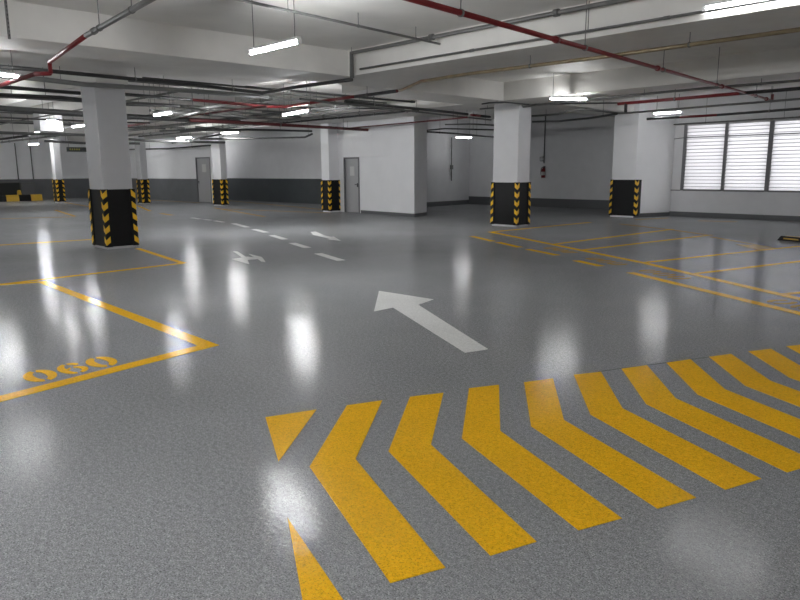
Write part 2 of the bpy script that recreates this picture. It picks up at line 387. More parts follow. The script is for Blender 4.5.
# chevron bars -- rows measured on the floor: top edge, inner apex, outer apex, bottom edge
top = [((347,405.6),(382.4,400.5)), ((410,397),(443.5,393)), ((469,388.5),(499,385)), ((524,382.5),(553,378.6)), ((573.8,375),(601,372)),
       ((621.5,369),(647,365.4)), ((666.5,363),(690.5,359.4)), ((709,357),(731,354)), ((748.4,351.6),(771,349))]
api = [(309.6,467),(388.5,451.5),(461.8,438.6),(531,426.6),(590.4,414.8)]
apo = [(355.5,459.5),(431,445),(500.3,431.3),(564,420.3),(622.6,408.6)]
bot = [((390.3,583.4),(445.3,568)), ((490.4,556),(536.5,542)), ((578.6,530.7),(621.9,518.6)), ((657.5,509),(696,498)), ((725.3,490),(761.2,479))]
def V2(p): return Vector((p.x, p.y))
T = [(V2(at(*a, z=0)), V2(at(*b, z=0))) for a, b in top]
AI = [V2(at(*a, z=0)) for a in api]; AO = [V2(at(*a, z=0)) for a in apo]
B_ = [(V2(at(*a, z=0)), V2(at(*b, z=0))) for a, b in bot]
dA = (AI[4]-AI[0])/4; dB = (B_[4][0]-B_[0][0])/4; dT = (T[8][0]-T[4][0])/4
while len(T) < 12: T.append((T[-1][0]+dT, T[-1][1]+dT))
while len(AI) < 12: AI.append(AI[-1]+dA); AO.append(AO[-1]+dA)
while len(B_) < 12: B_.append((B_[-1][0]+dB, B_[-1][1]+dB))
words = ['first', 'second', 'third', 'fourth', 'fifth', 'sixth', 'seventh', 'eighth', 'ninth', 'tenth', 'eleventh', 'twelfth']
extra = {0: 'yellow bent floor bar nearest the camera, first full bar from the left', 8: 'ninth yellow bent floor bar, reaching the right edge'}
for i in range(10):
    lab = extra.get(i, 'yellow bent bar of the floor chevrons, %s full bar counting from the left' % words[i])
    paint('chevron_stripe', [[T[i][0], T[i][1], AO[i], AI[i]], [AI[i], AO[i], B_[i][1], B_[i][0]]], M_YEL, lab, 'floor marking', 'yellow chevron stripes on the floor')
paint('chevron_stripe', [[V2(p) for p in ground([(265.4,417.6),(316.4,409.8),(278.5,462)])]], M_YEL, 'small yellow triangle at the upper left end of the floor chevrons', 'floor marking', 'yellow chevron stripes on the floor')
tri = ground([(287.5,518),(345,603),(303,603)])
dd = [V2(p) for p in tri]
paint('chevron_stripe', [[dd[0], dd[0]+(dd[1]-dd[0])*1.25, dd[0]+(dd[2]-dd[0])*1.25]], M_YEL, 'yellow triangle in the foreground at the lower left end of the floor chevrons', 'floor marking', 'yellow chevron stripes on the floor')
# joint in the resin along the top of the chevrons
b = NB(); prism(b, strip(V2(at(598, 371.6, z=0)), V2(at(712, 356.6, z=0)), .012), .0001, .0012)
tag(obj('floor_joint', b, M_SEAM), 'thin dark joint in the grey floor along the upper edge of the yellow bars', 'floor joint')

paint('direction_arrow', [[V2(p) for p in q] for q in (ground([(379,291),(433.5,299.5),(418,304.8),(393,307.6),(374,311.5)]), ground([(393,307.6),(418,304.8),(488,349.3),(465,352.8)]))],
      M_WHT, 'large straight white arrow in the middle of the driveway', 'floor marking')
paint('direction_arrow', [[V2(p) for p in ground(q)] for q in ([(231.3,259.3),(242,257.6),(232.5,251.2),(237.5,251.5),(246.5,257.3),(249.3,264.2),(238,261)], [(246.5,256.6),(251,257.2),(258.5,257.6),(257,259.2),(246.5,259.8)], [(248.5,253.8),(262,257.2),(265.5,262),(261,261.5),(256.5,258.2),(252,256.2)])],
      M_WHT, 'small forked white turn arrow left of the white dashes', 'floor marking')
paint('direction_arrow', [[V2(p) for p in ground(q)] for q in ([(310.5,232),(316,231.6),(320,233.5),(325.5,236),(321.5,236.8),(313,234.8)], [(321.5,236.8),(325.5,235.8),(334,237.6),(332.5,239.3)], [(333,236.3),(340.8,240.8),(328,239.4),(331.5,238.6)])],
      M_WHT, 'slim white arrow on the floor in front of the nearer grey door', 'floor marking')
dashes = [((233.5,223.5),(247.5,227.3),'white lane dash, farthest of the five clear dashes'), ((253.75,229.3),(266,232.4),'white lane dash, second of the clear dashes from the far end'),
          ((271.7,235.3),(284.8,239.3),'white lane dash, middle one of the five clear dashes'), ((292,243),(307.5,247.8),'white lane dash between the middle dash and the nearest dash'),
          ((318,253.5),(341,260.5),'white lane dash nearest the camera')]
for p, q, lab in dashes:
    paint('lane_dash', [strip(V2(at(*p, z=0)), V2(at(*q, z=0)), .16)], M_WHT, lab, 'floor marking', 'white lane dashes')
for p, q, lab in (((161,213.5),(172,215.2),'faint yellowish dash far off, right of the big near column'), ((192,217.8),(200,219),'faint far dash, second after the yellowish one'),
                  ((204,219.2),(210.5,220.2),'faint far dash, third after the yellowish one'), ((215,220.8),(223.5,222.2),'faint far dash just before the clear white dashes')):
    paint('lane_dash', [strip(V2(at(*p, z=0)), V2(at(*q, z=0)), .14)], M_YELW if p[0] < 180 else M_WHT, lab, 'floor marking', 'faint far lane dashes')

def line(name, polylines, wd, lab, m=None, group=None):
    return paint(name, [strip(V2(at(*p, z=0)), V2(at(*q, z=0)), wd) for p, q in polylines], m or M_YEL, lab, 'floor marking', group)
# bay 060, front line and side line meeting in a sharp corner
A0, A1, A2 = V2(at(0, 402.3, z=0)), V2(at(219.3, 345.3, z=0)), V2(at(47, 281.3, z=0))
dfr = (A1-A0).normalized(); dsd = (A2-A1).normalized()
nin = (-dfr.yx * Vector((1, -1))) if False else Vector((-dfr.y, dfr.x))
if nin.dot(dsd) < 0: nin = -nin
nsd = Vector((-dsd.y, dsd.x))
if nsd.dot(-dfr) < 0: nsd = -nsd
W = .125
inner = A1 + nin*W + nsd*W
paint('bay_line', [[A0-dfr*2.2, A1, inner, A0-dfr*2.2+nin*W], [A1, A2, A2+nsd*W, inner]], M_YEL, 'wide yellow corner line around the bay numbered 060', 'floor marking')
line('bay_line', [((0,284.5),(183,263.2)), ((183,263.2),(138,248.5)), ((47,281.5),(-10,285.5))], .11, 'yellow corner line in front of the big near column', group='far left yellow bay lines')
line('bay_line', [((-5,245.5),(92,239.5))], .12, 'yellow line ending behind the left side of the big near column')
line('bay_line', [((55,210),(75,216.3)), ((75,216.8),(0,218.8))], .11, 'faint yellow corner line at the far left of the hall', M_YELW)
line('bay_line', [((64,202.3),(91,207)),], .12, 'short faint yellow line right of the most distant column', M_YELW)
line('bay_line', [((137,205.5),(150,211)), ((142,199.6),(200,202.8))], .12, 'faint yellow lines beside the slim far column and the far wall', M_YELW)
line('bay_line', [((214,207.8),(264,216.6)), ((218,208.8),(330,213))], .11, 'faint yellow corner line in front of the dark recessed wall', M_YELW)
line('bay_line', [((228,200.5),(322,209.5))], .11, 'faint yellow line along the foot of the dark recessed wall', M_YELW)
# right-hand bays
line('bay_line', [((490,231.8),(645,263.2)), ((645,263.2),(800,299)), ((800,299),(900,322.2))], .14, 'long yellow front line of the bays on the right')
line('bay_line', [((630.3,272.6),(900,337.8))], .14, 'outer yellow kerb line of the bays on the right, nearest the camera')
for p, q, lab in (((472,236.3),(493,241.3),'yellow dash starting the outer line, left of the lone column foot'), ((498,242.3),(520,247.3),'second yellow dash of the outer line, below the lone column'),
                  ((528,249.3),(557.5,255.3),'third yellow dash of the outer line, by the first faint bay number'), ((576,260.6),(601,266.2),'last yellow dash of the outer line before the solid stretch')):
    line('bay_line', [(p, q)], .14, lab, group='yellow dashes of the outer right line')
for p, q, lab in (((493,231.8),(590,222.4),'yellow bay divider running from the foot of the lone column'), ((551,244.6),(672.5,229.3),'yellow bay divider second from the lone column'),
                  ((581,250.2),(711,235),'yellow bay divider third from the lone column'), ((646,262.4),(800,246.2),'yellow bay divider fourth from the lone column, ending near the wheel stop'),
                  ((693,274),(830,257.8),'yellow bay divider fifth from the lone column'), ((783,294.3),(840,289.5),'yellow bay divider at the right edge of the photo')):
    line('bay_line', [(p, q)], .11, lab, group='yellow dividers of the right bays')
line('bay_line', [((620,224),(672.5,230)), ((672.5,230),(711,235.5)), ((711,237),(777,248.3))], .08, 'thin worn yellow line along the back ends of the right bays', M_YELW)
line('bay_line', [((698,220.8),(737,221.8))], .1, 'faint short yellow mark at the foot of the window wall', M_YELW)
line('bay_line', [((636,219.6),(668,218))], .1, 'faint short yellow mark at the foot of the white pier', M_YELW)
paint('worn_patch', [[V2(p) for p in ground([(736,244.5),(762,245.2),(779,248.3),(757,250)])]], M_YELW, 'worn yellow paint patch on the floor left of the wheel stop', 'floor marking')

# stencilled numbers
def arc(cx, cy_, ro, ri, ho, hi, a0, a1, n=10):
    P = [(cx+ro*math.cos(a0+(a1-a0)*i/n), cy_+ho*math.sin(a0+(a1-a0)*i/n)) for i in range(n+1)]
    Q = [(cx+ri*math.cos(a0+(a1-a0)*i/n), cy_+hi*math.sin(a0+(a1-a0)*i/n)) for i in range(n+1)]
    return P + Q[::-1]
R_ = math.radians
def g0(): return [arc(0, 0, .56, .2, .52, .36, R_(-80), R_(80)), arc(0, 0, .56, .2, .52, .36, R_(100), R_(260))]
def g6(): return [arc(0, 0, .5, .2, .5, .38, R_(98), R_(262)), arc(.04, -.19, .46, .2, .31, .2, R_(-80), R_(80)), [(.06,.5),(.3,.46),(.44,.34),(.40,.22),(.26,.2),(.2,.3),(.06,.38)], [(-.2,.02),(-.02,.1),(-.02,.02),(-.16,-.08)]]
def number(glyphs, org, ux, uy, wd, ht, pitch, m, lab, group=None):
    """org = centre of first glyph; ux reading direction, uy glyph-up direction on the floor"""
    t = thing('bay_number', lab, 'floor marking', (org[0], org[1], 0), group)
    for i, g in enumerate(glyphs):
        b = NB()
        for poly in g():
            prism(b, [(org[0]+ux[0]*(i*pitch+px*wd)+uy[0]*py*ht, org[1]+ux[1]*(i*pitch+px*wd)+uy[1]*py*ht) for px, py in poly], .0004, ZP)
        obj('digit', b, m, t)
number([g0, g6, g0], (-5.64, 1.55), (-.12, .993), (-1, 0), .208, .35, .248, M_YEL, 'yellow stencilled bay number 060 beside the wide corner line')
# unreadable stencilled numbers of the right bays: only their worn curved strokes show
def gw(): return [arc(0, 0, .5, .25, .5, .34, R_(-70), R_(60)), arc(0, 0, .5, .25, .5, .34, R_(120), R_(250))]
ur = (V2(at(700, 276, z=0)) - V2(at(540, 243, z=0))).normalized(); uu = Vector((-ur.y, ur.x))
for (u, v), lab in (((552,248.3),'faint yellow stencilled number under the second bay divider'), ((595,259),'faint yellow stencilled number under the third bay divider'),
                    ((650,271.2),'faint yellow stencilled number under the fourth bay divider'), ((782,302),'faint yellow stencilled number at the right edge')):
    o0 = V2(at(u, v, z=0)); number([gw, gw, gw], o0, ur, uu, .27, .36, .34, M_YELW, lab, 'faint stencilled numbers of the right bays')

# ------------------------------------------------------------------ lamps
n_l = 0
def lamp(p, q, label, z=3.05, rod=True, group='fluorescent batten lamps', tm=None):
    p, q = Vector(p), Vector(q); d = (q-p); ln = d.length; d.normalize(); nrm = Vector((-d.y, d.x, 0))
    c = (p+q)/2
    t = thing('fluorescent_lamp', label, 'ceiling lamp', (c.x, c.y, c.z), group)
    b = NB(); hw = .022 if tm == M_TUBE2 or 'upper left of the centre' in label or 'lone column head' in label else .042
    for s, e in ((p, q),):
        f = [s-nrm*hw, e-nrm*hw, e+nrm*hw, s+nrm*hw]
        prism(b, f, c.z+.028, c.z+.06)
    obj('housing', b, M_LAMPB, t)
    b = NB(); tube(b, [p+d*.03, q-d*.03], .02, 12); obj('tube', b, tm or M_TUBE, t, smooth=True)
    for e, s in ((p, 1), (q, -1)):
        b = NB(); o_ = e + d*s*.012; bx(b, o_.x-.022, o_.x+.022, o_.y-.022, o_.y+.022, c.z-.022, c.z+.03); obj('end_cap', b, M_LAMPB, t)
    if rod:
        for e, s in ((p, 1), (q, -1)):
            b = NB(); o_ = e + d*s*.1; ztop = ceil_at(o_.x, o_.y); tube(b, [(o_.x, o_.y, c.z+.07), (o_.x, o_.y, ztop)], .006, 6); obj('hanger_rod', b, M_STEEL, t)
BEAMS = [(-11.5,-10.42,YF,8.75),(-11.5,XR,8.75,10.45),(-12.7,-11.35,10.45,14.75),(-21,XR,14.75,16.7),(-12.4,-11,16.7,YW),(-22.4,-21.4,YF,16.9),(-45.6,-22.4,15.6,16.9),(-34.6,-33.4,YF,15.6),(-45.6,-34.6,8.2,9.2),(-33.4,-22.4,3.2,4.4),(-10.42,XR,-2.2,-.8),(-21.4,-14.19,5.46,6.1)]
STEP_ZONE = (-14.12, -11.5, YF, 8.75, 3.47)
def ceil_at(x, y):
    for a, b_, c_, d_ in BEAMS:
        if a <= x <= b_ and c_ <= y <= d_: return SOFF
    if STEP_ZONE[0] <= x <= STEP_ZONE[1] and STEP_ZONE[2] <= y <= STEP_ZONE[3]: return STEP_ZONE[4]
    return SLAB
LAMPS = [((-34,111.5),(-6,109.5),3.0,'tube lamp outside the photo, just past its left edge and lower than the cut one'),
 ((250,53.5),(300,41.5),3.05,'bright tube lamp hanging from the slab, upper left of the centre'),
 ((-45,70.5),(20,77),3.05,'tube lamp cut by the left edge of the photo'),
 ((283,115.3),(309,110.7),3.0,'broad bright tube lamp above and left of the nearer grey door'),
 ((154,115.5),(172,113),3.0,'small tube lamp just right of the big near column top'),
 ((177,138.5),(192,137.5),3.0,'distant tube lamp above the far grey door'),
 ((221,133.5),(239,132.3),3.0,'distant tube lamp above the recessed dark wall'),
 ((549,98.7),(587,99.6),3.2,'tube lamp right of the lone column head'),
 ((653,113.7),(682,112.3),3.15,'tube lamp above the pier beside the window'),
 ((455.5,137.5),(472,137.5),2.9,'tube lamp low in the white alcove'),
 ((72.5,127),(85.5,125.5),3.0,'small tube lamp touching the left side of the big near column'),
 ((28,134),(40,132.5),3.0,'distant tube lamp left of the big near column, upper one of two'),
 ((29,144.5),(39,144),3.0,'farthest tube lamp on the left, lower one of two'),
 ((46,120.5),(58,120.5),3.0,'distant tube lamp lighting the beam left of the big near column')]
for (a, b_, z, lab) in LAMPS:
    p, q = at(*a, z=z), at(*b_, z=z)
    lamp(p, q, lab, tm=M_TUBE2 if ('broad' in lab or 'farthest' in lab or 'upper left of' in lab) else (M_TUBE3 if ('lone column head' in lab or 'low in the white alcove' in lab or 'cut by' in lab or 'above the pier' in lab) else None))
# the long pair on the beam at the upper right
p = at(704, 15.5, y=8.68); q = at(800, -2.5, y=8.68); d = (q-p).normalized()
q = p + d*1.25
lamp((p.x, 8.66, 3.42), (q.x, 8.66, 3.42), 'tube lamp fixed along the beam at the upper right', rod=False, tm=M_TUBE4)
# unseen lamps added to brighten the near bays, the far left and recess
for x, y, lab in [(3,6,'added unseen tube lamp, nearest on the right'),(4,0,'added unseen tube lamp, to the right of the camera'),(-5,-5,'added unseen tube lamp, behind the camera to the left'),
    (3,-6,'added unseen tube lamp, behind the camera to the right'),(-14,-3,'added unseen tube lamp, left of the camera'),(-14,-8,'added unseen tube lamp, far left by the near wall'),
    (-22,-4,'added unseen tube lamp, second bay to the left'),(-31,1,'added unseen tube lamp, third bay to the left'),(-40,-2,'added unseen tube lamp, at the far left end'),
    (2,13,'added unseen tube lamp, second bay to the right'),(4,19,'added unseen tube lamp, by the window on the right'),
    (-35.6,18.6,'added tube lamp hidden in the recess behind the far door wall'),(-31.2,12.35,'added distant tube lamp hidden behind the big near column'),(-38.6,15.3,'added farthest tube lamp hidden behind the big near column'),(-43.5,6.5,'added unseen tube lamp, close to the far left wall'),(-36,-1,'added unseen tube lamp, far down the left side'),(.6,-2.2,'added unseen tube lamp, just behind the camera'),(-4.2,-1.0,'added unseen tube lamp, just left of the camera'),(-3.4,2.2-5,'added unseen tube lamp, left of and behind the camera')]:
    lamp((x, y, 3.05), (x+1.2, y, 3.05), lab, tm=M_TUBE3 if 'hidden' in lab else None)

# ------------------------------------------------------------------ pipes
def pipe(name, pts, r, m, label, cat='pipe', hang=None, group=None, seg=10, coup=None, sub=()):
    """pts are world points; hang = spacing of hanger rods that go up to the slab or soffit"""
    pts = [Vector(p) for p in pts]
    t = thing(name, label, cat, pts[0], group)
    b = NB(); tube(b, pts, r, seg); obj('pipe_run', b, m, t, smooth=True)
    for pp, mm in sub:
        b = NB(); tube(b, [Vector(p) for p in pp], r*1.02, seg); obj('pipe_length', b, mm, t, smooth=True)
    if hang:
        for a, c in zip(pts, pts[1:]):
            L_ = (c-a).length
            if L_ < hang*.7 or abs((c-a).z) > .5*L_: continue
            k = max(1, int(L_//hang))
            for j in range(k):
                o_ = a.lerp(c, (j+.5)/k); zt = ceil_at(o_.x, o_.y)
                if zt-o_.z < r+.03: continue
                b = NB(); tube(b, [o_+Vector((0,0,r*.8)), (o_.x, o_.y, zt)], .006, 6)
                tube(b, [o_-(c-a).normalized()*.014, o_+(c-a).normalized()*.014], r*1.25, seg)
                obj('pipe_hanger', b, M_STEEL, t)
    if not any(c.name.startswith('pipe_hanger') for c in t.children) and pts[0].z > 2.5 and abs(pts[0].y-BY) > .1:
        for f in (.25, .75):
            i_ = min(len(pts)-2, int(f*(len(pts)-1))); a, c = pts[i_], pts[i_+1]; o_ = a.lerp(c, f if len(pts) == 2 else .5); zt = ceil_at(o_.x, o_.y)
            if zt-o_.z < r+.02: continue
            b = NB(); tube(b, [o_+Vector((0,0,r*.8)), (o_.x, o_.y, zt)], .006, 6); obj('pipe_hanger', b, M_STEEL, t)
    if coup:
        for a, c in zip(pts, pts[1:]):
            L_ = (c-a).length; d = (c-a).normalized(); k = int(L_//coup)
            for j in range(k):
                o_ = a.lerp(c, (j+.85)/max(1, k)); b = NB(); tube(b, [o_-d*.04, o_+d*.04], r*1.3, seg); obj('coupling', b, M_STEEL if m not in (M_RED,) else m, t, smooth=True)
    return t
def P(z, *pix): return [at(u, v, z=z) for u, v in pix]
def ext(a, b, k):   # lengthen segment a->b beyond b
    return b + (b-a)*k
# grey to red branch at the upper left
a, b_, c_ = at(151, -1, z=3.12), at(86, 35.5, z=3.12), at(49.5, 62, z=3.12)
e1 = at(35, 74, z=2.96)
pipe('sprinkler_pipe', [ext(b_, a, .6), a, b_], .03, M_STEEL, 'grey pipe at the upper left that turns red towards the left lamp', hang=1.0, coup=1.5,
     sub=[([b_, c_], M_RED), ([c_, c_-Vector((0,0,.16))], M_RED), ([c_-Vector((0,0,.16)), e1], M_RED), ([e1, at(-40, 99, z=2.96)], M_DRED)])
a, b_ = at(408, -2, z=3.1), at(772, 100.5, z=3.1)
pipe('sprinkler_pipe', [a + (a-b_)*.25, b_, b_+Vector((0,0,.14))], .032, M_RED, 'long bright red pipe crossing the ceiling at the upper right', hang=2.6, coup=3.2)
a, b_ = at(232, -2, z=3.66), at(485, 53.5, z=3.66)
a, b_ = Vector((-6.6, a.y, 3.66)), None
p0, p1 = at(232, -2, z=3.6), at(485, 54, z=3.6)
pipe('ceiling_conduit', [p0+(p0-p1)*.2, p1], .018, M_STEEL, 'thin grey conduit passing behind the top of the bright hanging lamp', hang=1.2)
# grey pipe on the near side of the big beam
yb = 8.55
g = [Vector((at(u, v, y=yb).x, yb, at(u, v, y=yb).z)) for u, v in ((351.5,53),(440,34.5),(560,13.2),(624,0))]
zz = sum(q.z for q in g)/4
pipe('water_pipe', [(at(352, 79, y=yb).x, yb, SOFF-.08), (g[0].x, yb, min(zz, SLAB-.07)), (XR-.1, yb, min(zz, SLAB-.07))], .04, M_STEEL, 'thick grey pipe under the slab along the top of the big beam', hang=None, coup=2.2)
g = [at(u, v, y=8.62) for u, v in ((358.5,72.5),(535,36.5),(665,15))]
z2 = sum(q.z for q in g)/3
pipe('electrical_conduit', [(g[0].x, 8.66, z2), (XR-.1, 8.66, z2)], .018, M_STEEL, 'thin conduit along the lower face of the big beam', coup=3)
pipe('water_pipe', P(3.26, (352,79.5),(300,86.5),(262,93),(200,85.5),(60,72),(-40,63)), .035, M_DARK, 'dark pipe under the left beam passing over the big near column', hang=2.2)
# main line: grey - red - brass
pipe('sprinkler_pipe', P(3.16, (397,91),(402,90),(421,81.3),(470,73.6),(600,57.3),(800,29.5),(960,2)), .028, M_BRASS, 'brownish pipe under the big beam at the right', hang=3.0, coup=3.4)
pipe('sprinkler_pipe', P(3.14, (126,94.5),(192,99.8),(240,104),(268,106.7),(284,106.8),(340,98.6),(397,91)), .034, M_RED, 'thick bent red pipe above the centre left', hang=2.0, coup=4,
     sub=[(P(3.14, (100,92.4),(126,94.5),(192,99.8)), M_DARK), (P(3.14, (355,96.6),(397,91)), M_DARK)])
pipe('sprinkler_pipe', P(3.08, (100,132),(129,126),(175,118),(240,109),(267,106.5)), .026, M_DRED, 'thin red branch pipe rising behind the big near column to the thick red bend', hang=3.5)
pipe('water_pipe', P(3.1, (-30,84.5),(7,87.3),(80,93.2)), .035, M_DARK, 'dark pipe left of the big near column, just under the cut lamp', hang=2.5)
pipe('water_pipe', P(3.02, (-60,104),(0,108.3),(82,113.8),(178,119.3),(240,122.3)), .07, M_DARK, 'thickest dark pipe crossing behind the big near column', hang=4)
pipe('sprinkler_pipe', P(3.0, (190,120),(240,122.5),(316,126.9),(369,130)), .05, M_DRED, 'dull red pipe ending at a cap on the white core wall', hang=3.5)
pipe('electrical_conduit', [Vector((q.x, BY-.06, q.z)) for q in (at(369,130,y=BY-.06), at(414,128.6,y=BY-.06))], .02, M_STEEL, 'grey conduit across the top of the white service core')
pipe('sprinkler_pipe', P(3.06, (340,129),(355,127.6),(440,120),(467,117.4)), .024, M_DRED, 'thin red pipe in front of the top of the service core')
pipe('water_pipe', P(3.15, (345,101.5),(400,107),(440,111.2),(467.5,114.2)), .035, M_DARK, 'dark pipe running to the red valve left of the lone column', hang=2.5,
     sub=[(P(3.15, (471,114.9),(480,116)), M_RED), (P(3.15, (480,116),(490,117)), M_DARK)])
pipe('electrical_conduit', P(3.1, (300,99),(350,104.5),(390,108.5),(440,114.5),(491,120)), .024, M_STEEL, 'grey conduit just under the dark pipe before the lone column', hang=2.4)
pipe('electrical_conduit', P(3.1, (262,112),(320,113.5),(352,108.2),(390,108.6)), .022, M_DARK, 'dark conduit crossing under the broad bright lamp')
# in front of the lone column
pipe('electrical_conduit', P(3.24, (480,109),(495,107.8),(535,104.8)), .022, M_STEEL, 'short conduit crossing the head of the lone column, lower one')
pipe('electrical_conduit', P(3.26, (482,104),(489,102.9),(505,102.3),(530,104.5),(640,102.5)), .018, M_DARK, 'thin conduit above the lone column passing behind the tube lamp')
pipe('electrical_conduit', P(3.05, (532,116),(558,114.2),(569,110.6),(586,109.3),(619,113.4),(640,112),(720,105.3),(830,96.5)), .026, M_STEEL, 'grey bent conduit above the pier leading to the window side', hang=3.2)
pipe('electrical_conduit', P(2.98, (532,121.8),(560,121),(590,118),(617,113.8)), .03, M_DARK, 'dark sagging conduit between the lone column and the pier', hang=2.5)
pipe('electrical_conduit', P(3.22, (520,107),(595,98.6),(700,88.7),(830,78)), .026, M_STEEL, 'grey conduit over the tube lamp, above the red window pipe', hang=2.8)
pipe('sprinkler_pipe', P(3.1, (618,103.9),(740,93.4),(830,86)), .036, M_RED, 'dark red pipe parallel to the window above its top', hang=3,
     sub=[(P(3.1, (740,93.4),(830,86)), M_DARK), ([at(626,103.2,z=3.1), at(626,103.2,z=3.1)-Vector((0,0,.22))], M_DARK)])
pipe('sprinkler_pipe', P(3.0, (647,119),(680,117.2),(717,115),(830,106.4)), .034, M_DARK, 'dull red and black pipe just above the window head', hang=3,
     sub=[(P(3.0, (680,117.2),(717,115)), M_RED)])
pipe('electrical_conduit', P(2.98, (672,124.7),(742,120.3),(830,115.3)), .022, M_STEEL, 'thin grey conduit across the window head, upper one', hang=3)
pipe('electrical_conduit', P(2.9, (676,130.7),(746,126.8),(830,121.8)), .022, M_DARK, 'thin dark conduit across the top of the window panes', hang=3)
# far left bundle
pipe('electrical_conduit', P(3.14, (-40,95.5),(10,97),(80,101),(150,104),(230,112),(300,117)), .03, M_STEEL, 'grey conduit in the left bundle, above the thickest dark pipe', hang=4)
pipe('electrical_conduit', P(3.1, (-40,93),(60,97.6),(120,104),(180,106)), .04, M_DARK, 'dark conduit in the left bundle, between pale conduits', hang=4)
pipe('cable_tray', P(3.2, (-30,72.5),(35,78.5),(85,84.5),(126,87),(200,91.5),(268,97)), .045, M_TRAY, 'pale trunking just below the dark pipe over the big near column', 'cable tray', hang=3)
pipe('electrical_conduit', P(2.96, (-40,115),(0,117.5),(82,121),(150,123)), .022, M_DARK, 'thin dark conduit below the thickest dark pipe at the left', hang=3)
pipe('electrical_conduit', P(2.85, (-30,131.5),(30,133.7),(85,135),(150,141),(225,142.5)), .05, M_STEEL, 'grey trunking beyond the big near column, level with its distant lamp', hang=4)
pipe('electrical_conduit', P(2.9, (-30,140.5),(0,139.3),(29,135.6)), .04, M_DARK, 'dark conduit bending up to the distant left lamp', hang=3)
pipe('electrical_conduit', P(2.8, (45,141),(85,143.2),(140,143.5)), .05, M_DARK, 'dark trunking behind the most distant column top', hang=6)
pipe('electrical_conduit', P(2.8, (129,149.5),(171,148.5),(216,144.8)), .04, M_DARK, 'dark conduit above the far grey door', hang=3)
pipe('electrical_conduit', P(2.95, (180,131),(247,129.5),(312,131.2)), .035, M_DARK, 'dark conduit above the recessed wall, upper one', hang=5)
pipe('electrical_conduit', P(2.8, (200,139),(246,138.5),(305,137.2),(312,134)), .035, M_DARK, 'dark conduit above the recessed wall, lower one with a hook end', hang=5)
for i, (u0, v0, u1, v1, z, m) in enumerate([(150,110.5,232,117,3.1,M_STEEL),(160,131,214,128,3.05,M_DARK),(196,127,240,131,3.0,M_STEEL),(172,143,222,134,2.95,M_DARK),(150,122,205,111,3.05,M_STEEL),(210,114,286,120,3.05,M_STEEL)]):
    pipe('electrical_conduit', P(z, (u0,v0),(u1,v1)), .035, m, ('thin pale conduit near the small lamp right of the big near column', 'thin dark conduit above the far door lamp', 'thin pale conduit crossing between two distant lamps', 'thin dark conduit slanting up from the far door', 'thin pale conduit slanting up behind the red branch pipe', 'thin pale conduit beneath the thick red pipe')[i], hang=3)
crowd = []
for i, x in enumerate((-14.6,-15.8,-16.3,-18.6,-19.8,-24.2,-24.7,-26.6,-29.9,-31.8)):
    crowd.append(((x, 6.6, 3.52+.06*(i % 2)), (x, 15.3, 3.52+.06*(i % 2))))
for (y, z) in ((7.2,3.25),(9.6,3.26),(11.9,3.24),(12.3,3.24),(13.9,3.26),(14.5,3.25)):
    crowd.append(((-31.5 if y < 12 else -33, y, z), (-14.2, y, z)))
for (y, z) in ((10.0,3.24),(11.2,3.24),(4.8,3.0),(2.2,3.0)):
    crowd.append(((-44.8, y, z), (-34 if y > 9 else -23.0, y, z)))
for i, (a, c) in enumerate(crowd):
    pipe('service_conduit', [a, c], (.03, .022, .045)[i % 3], (M_DARK, M_STEEL, M_TRAY)[i % 3], '%s conduit beyond the left beam, running %s, %s nearest' % (('dark', 'grey', 'pale')[i % 3], 'along the left beam' if i < 10 else ('towards the far wall' if i < 16 else 'into the far left bay'), (words*2)[i if i < 10 else (i-10 if i < 16 else i-16)]), hang=3.2, group='crowded service conduits on the left', coup=3)
# box added to stand in for the beam face lit by the lamp
q0, q1 = at(40.5, 131, x=-23.6), at(62.5, 119.5, x=-23.6)
b = NB(); bx(b, -24.2, -23.6, q0.y, q1.y, q0.z, 3.4); bx(b, -24.0, -23.8, q0.y+.1, q1.y-.1, 3.4, SLAB)
tag(obj('lit_beam_face_box', b, M_WALL, bevel=.01), 'white box standing in for a lamplit beam face, left of the big near column', 'beam face')
# alcove
pipe('electrical_conduit', P(2.92, (424,131.6),(455,133.5),(496,137.3)), .03, M_DARK, 'dark conduit along the ceiling of the alcove, lower one', hang=2.5)
pipe('electrical_conduit', P(2.98, (424,130.5),(445,128.6),(500,130)), .026, M_DARK, 'dark conduit along the ceiling of the alcove, upper one', hang=2.5)
pipe('electrical_conduit', P(3.05, (445,124.5),(470,124),(500,125.5)), .024, M_STEEL, 'pale conduit over the alcove lamp', hang=2.5)

# perforated channel at the upper-left corner
t = thing('hanging_channel', 'perforated steel channel hanging from the slab at the upper left corner', 'bracket', at(9.5, 38, z=3.3))
q = at(9.5, 39, z=3.25)
b = NB(); bx(b, q.x-.02, q.x+.02, q.y-.012, q.y+.012, q.z, SLAB); obj('channel', b, M_STEEL, t)
for k in range(9):
    b = NB(); bx(b, q.x+.0195, q.x+.0215, q.y-.006, q.y+.006, q.z+.03+k*.05, q.z+.055+k*.05); obj('slot', b, M_SEAM, t)

# ------------------------------------------------------------------ wall things
# vertical conduit with switch box on the alcove side wall
xw = -20.7
yy = at(451, 168, x=xw).y
t = thing('wall_conduit', 'dark vertical conduit with a small switch box on the alcove wall', 'conduit', (xw, yy, 1.05))
b = NB(); tube(b, [(xw+.03, yy, 1.1), (xw+.03, yy, 2.98)], .018, 8); obj('conduit_run', b, M_DARK, t, smooth=True)
b = NB(); bx(b, xw+.0, xw+.08, yy-.06, yy+.06, 1.6, 1.78); obj('switch_box', b, M_GREY, t)
